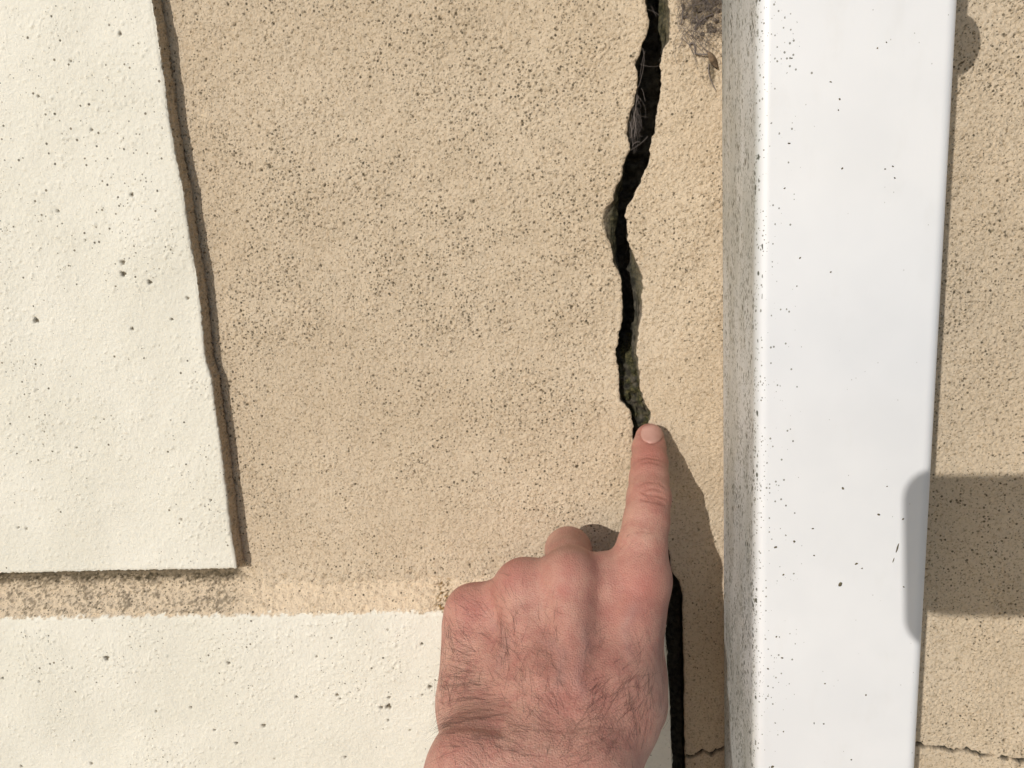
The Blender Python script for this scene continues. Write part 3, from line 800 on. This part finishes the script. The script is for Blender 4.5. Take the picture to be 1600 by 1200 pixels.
def build_hand():
    VX = 0.75
    xs = np.concatenate([np.arange(-220, -75, 4.0), np.arange(-75, 50, VX), np.arange(50, 62, 4.0)])
    ys = np.concatenate([np.arange(-310, -150, 4.0), np.arange(-150, 2, VX)])
    zs = np.concatenate([np.arange(-430, -205, 4.0), np.arange(-205, -75, VX)])
    V, Fq = surface_nets(body_sdf, xs, ys, zs)
    for _ in range(2):
        V -= sdf_grad(V) * body_sdf(V)[:, None] * 0.9
    N = sdf_grad(V, 0.6)
    W = V * MM
    px, py = to_px(W)
    view = CAM / MM - V; view /= np.linalg.norm(view, axis=1)[:, None]
    face = sstep(0.05, 0.45, (N * view).sum(1))
    def ridge(pts, w, amp, edge=0.0):
        pts = np.array(pts, float); best = np.full(len(V), 1e9); tt = np.zeros(len(V)); L = 0
        seg = np.linalg.norm(np.diff(pts, axis=0), axis=1); tot = seg.sum()
        for (a, b), s in zip(zip(pts[:-1], pts[1:]), seg):
            d = b - a; t = np.clip(((px - a[0]) * d[0] + (py - a[1]) * d[1]) / (s * s), 0, 1)
            q = np.hypot(px - a[0] - t * d[0], py - a[1] - t * d[1])
            m = q < best; best[m] = q[m]; tt[m] = (L + t[m] * s) / tot; L += s
        fade = np.clip(np.minimum(tt, 1 - tt) * 5 + edge, 0, 1)
        return amp * np.exp(-(best / w) ** 2) * fade * face
    disp = np.zeros(len(V)); crease = np.zeros(len(V)); red = np.zeros(len(V)); vein = np.zeros(len(V))
    # tendons and the dips between them
    disp += ridge([(890, 935), (892, 1000), (895, 1080)], 18, 0.6) + ridge([(985, 935), (965, 1000), (945, 1075)], 19, 0.5)
    disp += ridge([(815, 945), (830, 1010), (850, 1085)], 17, 0.45) + ridge([(740, 985), (765, 1040), (790, 1090)], 15, 0.5)
    disp -= ridge([(945, 905), (938, 960), (925, 1030)], 18, 0.35) + ridge([(852, 920), (858, 980), (870, 1060)], 16, 0.35) + ridge([(780, 950), (795, 1010), (815, 1070)], 16, 0.3)
    disp -= ridge([(866, 1130), (880, 1122), (905, 1128)], 18, 0.5, 1) + ridge([(695, 1130), (740, 1132), (780, 1138)], 9, 1.0, 1)
    # veins
    for pts, a in (([(905, 960), (915, 1010), (900, 1060), (925, 1110)], .45), ([(1000, 930), (975, 985), (985, 1040)], .4), ([(760, 960), (790, 1000), (775, 1060)], .35), ([(840, 990), (880, 1020), (870, 1085)], .35)):
        disp += ridge(pts, 8, a * 0.6); vein += ridge(pts, 9, 1.0)
    # finger creases over the two joints
    cr = [([(993, 762), (1010, 753), (1030, 755), (1045, 768)], 1.6, .25), ([(998, 768), (1012, 774), (1028, 776), (1044, 782)], 1.8, .5), ([(1000, 772), (1010, 766), (1022, 764), (1036, 770)], 1.5, .35),
          ([(996, 779), (1012, 783), (1030, 787), (1044, 791)], 1.6, .4), ([(1006, 777), (1020, 780), (1040, 788)], 1.3, .35),
          ([(996, 718), (1012, 715), (1034, 720)], 1.6, .3), ([(998, 725), (1015, 722), (1036, 728)], 1.5, .28), ([(1004, 712), (1018, 710), (1032, 713)], 1.3, .15),
          ([(985, 833), (1005, 830), (1030, 836)], 1.6, .14), ([(862, 848), (885, 838), (910, 846)], 1.5, .18), ([(868, 858), (888, 850), (906, 857)], 1.5, .15)]
    for k in range(9):
        x0 = 800 + k * 19 + random.uniform(-8, 8); y0 = 1128 + random.uniform(-4, 40)
        cr.append(([(x0, y0), (x0 + 14, y0 + random.uniform(-5, 5)), (x0 + 34, y0 + random.uniform(-6, 8))], 1.6, .18))
    nb_ = [(1018.5 + 19.6 * math.cos(q), 677 - 15.8 * math.sin(q)) for q in np.radians(np.arange(150, 392, 15))]
    cr.append((nb_, 1.7, .30))
    for pts, w, a in cr:
        q = ridge(pts, w, 1.0); disp -= 1.25 * a * q; crease = np.maximum(crease, q * min(1, a * 2.6))
    # knuckle pad of the pointing finger
    disp += ridge([(1008, 771), (1034, 775)], 14, 0.6, 1) + ridge([(1006, 721), (1028, 722)], 12, 0.25, 1)
    def spot(a, b, r, amp): return amp * np.exp(-((px - a) ** 2 + (py - b) ** 2) / r ** 2)
    for s in ((1000, 905, 42, .7), (890, 885, 24, .55), (882, 925, 14, .9), (805, 890, 34, .75), (735, 945, 42, .7), (1022, 775, 24, .5), (1018, 706, 26, .75), (1008, 660, 22, .5), (985, 950, 40, .5),
              (790, 1010, 50, .3), (940, 1020, 60, .3), (720, 1170, 45, .5), (880, 1090, 50, .35), (1000, 720, 30, .3)): red += spot(*s)
    o = make_mesh("person", (V + N * disp[:, None]) * MM, Fq, skin_mat(), None,
                  dict(red=np.clip(red, 0, 1), crease=np.clip(crease, 0, 1), vein=np.clip(vein, 0, 1)))
    tag(o, "bare left hand and forearm, fist half closed, index finger pointing into the crack", "person")
    return o, V, N, px, py, face

def skin_mat():
    t = NT("skin")
    mott = t.noise(110, 4, 0.7); fine = t.noise(520, 2, 0.7)
    c = t.mix(t.rng(mott, 0.30, 0.70), (0.580, 0.325, 0.250), (0.475, 0.215, 0.172))
    c = t.mix(t.math('MULTIPLY', t.rng(fine, 0.42, 0.66), 0.36), c, (0.57, 0.345, 0.255))
    c = t.mix(t.math('MULTIPLY', t.rng(t.noise(34, 3), 0.45, 0.7), 0.4), c, (0.42, 0.18, 0.14))
    c = t.mix(t.math('MULTIPLY', t.attr("red"), 0.78), c, (0.44, 0.155, 0.125))
    c = t.mix(t.math('MULTIPLY', t.attr("vein"), 0.16), c, (0.30, 0.25, 0.25))
    c = t.mix(t.math('MULTIPLY', t.attr("crease"), 0.62), c, (0.30, 0.12, 0.085))
    vo = t.voro(950, 'DISTANCE_TO_EDGE').outputs["Distance"]
    b1 = t.bump(t.rng(vo, 0.0, 0.25), 0.42, 0.0003)
    b2 = t.bump(t.noise(300, 3, 0.65), 0.32, 0.0007, b1)
    m = t.set(Base_Color=c, Roughness=0.50, Specular_IOR_Level=0.38, Normal=b2)
    t.b.inputs["Subsurface Weight"].default_value = 0.12
    t.b.inputs["Subsurface Radius"].default_value = (1.0, 0.36, 0.2)
    t.b.inputs["Subsurface Scale"].default_value = 0.003
    return m

hand, HV, HN, hpx, hpy, hface = build_hand()

def build_nail():
    """nail plate on the pointing finger, laid on the surface and slightly proud"""
    t = NT("nail")
    c = t.mix(t.rng(t.noise(160, 3), 0.3, 0.7), (0.50, 0.265, 0.215), (0.56, 0.32, 0.265))
    m = t.set(Base_Color=c, Roughness=0.42, Specular_IOR_Level=0.4)
    n = 22
    g = np.linspace(-1, 1, n); U, W = np.meshgrid(g, g)
    # squircle outline: wide nail, straight cuticle rounded, free edge following the fingertip
    k = np.sqrt(1 - 0.5 * W ** 2); kz = np.sqrt(1 - 0.5 * U ** 2)
    a = 1018.5 + 19.0 * U * k; b = 677 + 15.2 * W * kz
    pts = []
    for x, y in zip(a.ravel(), b.ravel()):
        lo, hi = 40.0, 0.0
        pts.append((x, y))
    pts = np.array(pts)
    # march rays from the lens to the finger surface
    dirs = np.stack([pts[:, 0] - 800, 600 - pts[:, 1], np.full(len(pts), -FOC)], 1) @ MW.T
    dirs /= np.linalg.norm(dirs, axis=1)[:, None]
    s = np.full(len(pts), 240.0)
    for _ in range(60):
        s += np.clip(body_sdf(CAM / MM + dirs * s[:, None]), -5, 5) * 0.9
    p = CAM / MM + dirs * s[:, None]
    nn = sdf_grad(p)
    rim = np.maximum(np.abs(U), np.abs(W)).ravel()
    lift = 0.05 - 0.6 * sstep(0.86, 1.0, rim) + 0.20 * (1 - (U.ravel()) ** 2)
    p = p + nn * lift[:, None]
    o = make_mesh("fingernail", p * MM, grid_faces(n, n, True), m, hand)
    tag(o, "short clean nail of the pointing finger")
build_nail()

def build_hair():
    t = NT("body_hair")
    m = t.set(Base_Color=(0.045, 0.022, 0.013), Roughness=0.5)
    r = np.random.default_rng(5)
    dens = np.zeros(len(HV))
    def add(a, b, rx, ry, w): return w * np.exp(-((hpx - a) / rx) ** 2 - ((hpy - b) / ry) ** 2)
    dens += add(735, 1085, 55, 55, 1.0) + add(760, 1010, 80, 70, 0.5) + add(870, 1090, 110, 60, 0.38) + add(960, 1090, 70, 55, 0.45) + add(725, 1122, 36, 16, 0.9) + add(702, 1130, 12, 10, 0.5)
    dens += add(880, 1170, 110, 40, 0.45) + add(1000, 1110, 55, 75, 0.28) + add(1000, 845, 22, 20, 0.12) + add(840, 1020, 80, 45, 0.25) + add(730, 1180, 60, 40, 0.15)
    vw = CAM / MM - HV; vw /= np.linalg.norm(vw, axis=1)[:, None]
    dens *= np.clip((HN * vw).sum(1), 0, 1) ** 1.2 * (hpy < 1260) * (hpy > 820)
    pr = dens / dens.sum()
    pick = r.choice(len(HV), 1600, replace=True, p=pr)
    parts = []
    up = np.array([0, 0, 1.0])
    for i in pick:
        p0 = HV[i] + r.normal(0, 0.35, 3); n = HN[i]
        a, b = hpx[i], hpy[i]
        # hair lies towards the little-finger side and the knuckles; wild near the wrist fold
        if a < 800: ang = math.radians(r.normal(140 if b < 1110 else 165, 15))
        elif a < 900: ang = math.radians(r.normal(112, 16))
        else: ang = math.radians(r.normal(55, 16))
        if b > 1135: ang = math.radians(r.normal(60 if a > 850 else 130, 24))
        d = np.array([math.cos(ang), 0, math.sin(ang)])
        d = d - n * d.dot(n); d /= np.linalg.norm(d) + 1e-9
        side = np.cross(n, d)
        L = r.uniform(5.0, 12.5) * (0.45 if b < 900 else 1)
        tuft = (a < 760 and 1110 < b < 1150)
        lift = r.uniform(0.10, 0.28) + (0.10 if tuft else 0)
        curl = r.normal(0.1, 0.28)
        pts = []
        for k in range(6):
            tt = k / 5
            pts.append(p0 - n * 0.2 + d * L * tt + side * L * curl * 0.5 * tt * tt + n * L * lift * (tt - 0.75 * tt * tt))
        pts = np.array(pts)
        sd = body_sdf(pts)
        pts += n * np.clip(0.06 - sd, 0, 2)[:, None] * (np.arange(6) > 0)[:, None]
        rad = np.array([1, .95, .85, .7, .5, .15]) * r.uniform(0.018, 0.042)
        parts.append(tube(pts * MM, rad * MM, 3))
    v, f = merge(parts)
    o = make_mesh("arm_hair", v, f, m, hand)
    tag(o, "fine dark brown hair on the back of the hand and wrist", None, "stuff")
build_hair()
#HAND_END

# ------------------------------------------------------------------ cobwebs, husk
def build_webs():
    t = NT("old_web")
    silk = t.set(Base_Color=(0.20, 0.17, 0.155), Roughness=0.8)
    dark = simple_mat("web_dirt", (0.15, 0.12, 0.09), 0.95, 0.5, 900)
    r = np.random.default_rng(9)
    def arc(p0, p1, sag, rad, n=9):
        tt = np.linspace(0, 1, n)[:, None]
        s = r.normal(0, 1, 3) * sag; s[1] = -abs(s[1])
        pts = p0 + (p1 - p0) * tt + s * (4 * tt * (1 - tt)) + r.normal(0, sag * 0.05, (n, 3))
        pts[:, 1] = np.minimum(pts[:, 1], -0.0002) if p0[1] <= 0 and p1[1] <= 0 else pts[:, 1]
        return tube(pts, np.full(n, rad), 4)
    # dirty nest of web between the crack and the pipe
    nest = empty("cobweb", tuple(P(1095, 20, 0.001)), "dirty grey-brown cobweb clump on the wall beside the pipe top", "cobweb")
    parts = []
    for k in range(260):
        a = (r.uniform(1062, 1124), r.uniform(-40, 62)); b = (a[0] + r.normal(0, 22), a[1] + r.normal(4, 22))
        b = (min(max(b[0], 1058), 1128), b[1])
        parts.append(arc(P(*a, r.uniform(.0005, .003)), P(*b, r.uniform(.0005, .003)), 0.0016, r.uniform(.00003, .00009)))
    for k in range(14):
        a = (r.uniform(1064, 1100), r.uniform(40, 60)); b = (r.uniform(1080, 1122), r.uniform(80, 112))
        parts.append(arc(P(*a, .001), P(*b, .001), 0.0012, r.uniform(.00004, .0001)))
    for a, b, w in (((1066, 10), (1064, 38), .0003), ((1085, 47), (1115, 22), .00035), ((1088, 22), (1096, 44), .00025), ((1077, 70), (1086, 84), .00035), ((1086, 84), (1108, 84), .00035), ((1106, 80), (1114, 100), .0003), ((1108, 100), (1118, 140), .00025)):
        parts.append(arc(P(*a, .0012), P(*b, .0012), 0.0007, w))
    v, f = merge(parts); make_mesh("web_strands", v, f, silk, nest)
    # crumbs caught in it
    parts = []
    for k in range(55):
        a, b = r.uniform(1062, 1125), -45 + 100 * r.beta(1.2, 1.6)
        if b > 30 and a < 1080: continue
        c = P(a, b, 0.0006); s = r.uniform(.0005, .0017)
        q = []
        nr, nc = 5, 8
        for i in range(nr):
            th = math.pi * i / (nr - 1)
            for j in range(nc):
                ph = 2 * math.pi * j / nc
                k2 = s * r.uniform(0.7, 1.2)
                q.append(c + k2 * np.array([math.sin(th) * math.cos(ph), -0.55 * math.sin(th) * math.sin(ph), 0.9 * math.cos(th)]))
        i = np.arange(nr * nc).reshape(nr, nc); j = np.roll(i, -1, 1)
        parts.append((np.array(q), np.stack([i[:-1], j[:-1], j[1:], i[1:]], -1).reshape(-1, 4)))
    v, f = merge(parts); tag(make_mesh("web_crumbs", v, f, dark, nest), None, None, "stuff")
    # thin web hung in the crack
    web = empty("cobweb", tuple(P(990, 190, -0.002)), "thin torn cobweb strung inside the upper crack", "cobweb")
    parts = []
    for k in range(70):
        a = (r.uniform(983, 996), r.uniform(130, 205)); b = (a[0] + r.normal(1, 5), a[1] + r.uniform(12, 45))
        parts.append(arc(P(*a, -.001 - r.uniform(0, .003)), P(*b, -.001 - r.uniform(0, .003)), 0.0012, r.uniform(.00002, .00005)))
    for a, b, w in (((1004, 75), (996, 140), .00008), ((996, 140), (988, 205), .0001), ((1008, 80), (1000, 120), .00006), ((985, 235), (1012, 213), .0001), ((988, 228), (1000, 222), .00014), ((1000, 100), (1029, 103), .00006),
                    ((990, 180), (991, 214), .00016), ((1002, 138), (1008, 158), .00008), ((1012, 15), (1030, 24), .00006), ((1018, 10), (1026, 26), .00005), ((984, 190), (986, 215), .00018), ((998, 150), (992, 190), .0001)):
        parts.append(arc(P(*a, -.0012), P(*b, -.0012), 0.0006, w))
    v, f = merge(parts); make_mesh("web_strands", v, f, silk, web)
    # dry curled husk under the nest
    hm = simple_mat("dry_husk", (0.17, 0.12, 0.075), 0.9, 0.5, 500)
    c0, c1 = P(1106, 82, .0015), P(1121, 106, .0012)
    nl, nw = 14, 9
    V = []
    ax = c1 - c0; sd = np.array([ax[2], 0, -ax[0]]); sd /= np.linalg.norm(sd)
    for i in range(nl):
        tt = i / (nl - 1); wd = 0.0015 * math.sin(math.pi * (0.08 + 0.86 * tt)) ** 0.8
        for j in range(nw):
            a = (j / (nw - 1) - 0.5) * 2.6
            V.append(c0 + ax * tt + sd * wd * math.sin(a) + np.array([0, -1, 0]) * (0.0012 * math.cos(a) + 0.0006 * math.sin(5 * tt)))
    make = make_mesh("leaf_husk", np.array(V), grid_faces(nl, nw), hm)
    md = make.modifiers.new("thick", 'SOLIDIFY'); md.thickness = 0.0002
    tag(make, "small curled brown dry husk hanging under the cobweb clump", "husk")
build_webs()

# ------------------------------------------------------------------ phone that takes the picture (its shadow falls on pipe and wall)
def build_phone():
    body = simple_mat("phone_back", (0.03, 0.03, 0.035), 0.3, 0.1)
    glass = simple_mat("phone_screen", (0.01, 0.01, 0.012), 0.08, 0.1)
    R3 = MW
    x0, x1, y0, y1 = -0.0210, 0.127, -0.0567, 0.0090
    cen = CAM + R3 @ np.array([(x0 + x1) / 2, (y0 + y1) / 2, 0.008])
    root = empty("smartphone", tuple(cen), "smartphone held up to the wall, seen by its rounded shadow on pipe and wall", "phone")
    ringp = rounded_rect(x0, x1, y0, y1, 0.011, 10); n = len(ringp)
    def slab(name, inset, z0, z1, mat):
        rr = rounded_rect(x0 + inset, x1 - inset, y0 + inset, y1 - inset, 0.011 - inset, 10)
        r2 = rounded_rect(x0 + inset + .0012, x1 - inset - .0012, y0 + inset + .0012, y1 - inset - .0012, 0.0098 - inset, 10)
        layers = [(r2, z0), (rr, z0 + .0012), (rr, z1 - .0012), (r2, z1)] if z1 - z0 > .003 else [(rr, z0), (rr, z1)]
        V = np.concatenate([np.concatenate([q, np.full((n, 1), z)], 1) for q, z in layers]) @ R3.T + CAM
        fs = []
        for l in range(len(layers) - 1):
            for k in range(n):
                j = (k + 1) % n; fs.append((l * n + k, l * n + j, (l + 1) * n + j, (l + 1) * n + k))
        fs.append(tuple(range(n))[::-1]); fs.append(tuple((len(layers) - 1) * n + k for k in range(n)))
        me = bpy.data.meshes.new(name); me.from_pydata((V - cen).tolist(), [], fs); me.materials.append(mat)
        return link(bpy.data.objects.new(name, me), root)
    slab("phone_body", 0, 0.0040, 0.0118, body)
    slab("phone_display", 0.003, 0.0119, 0.0123, glass)
build_phone()
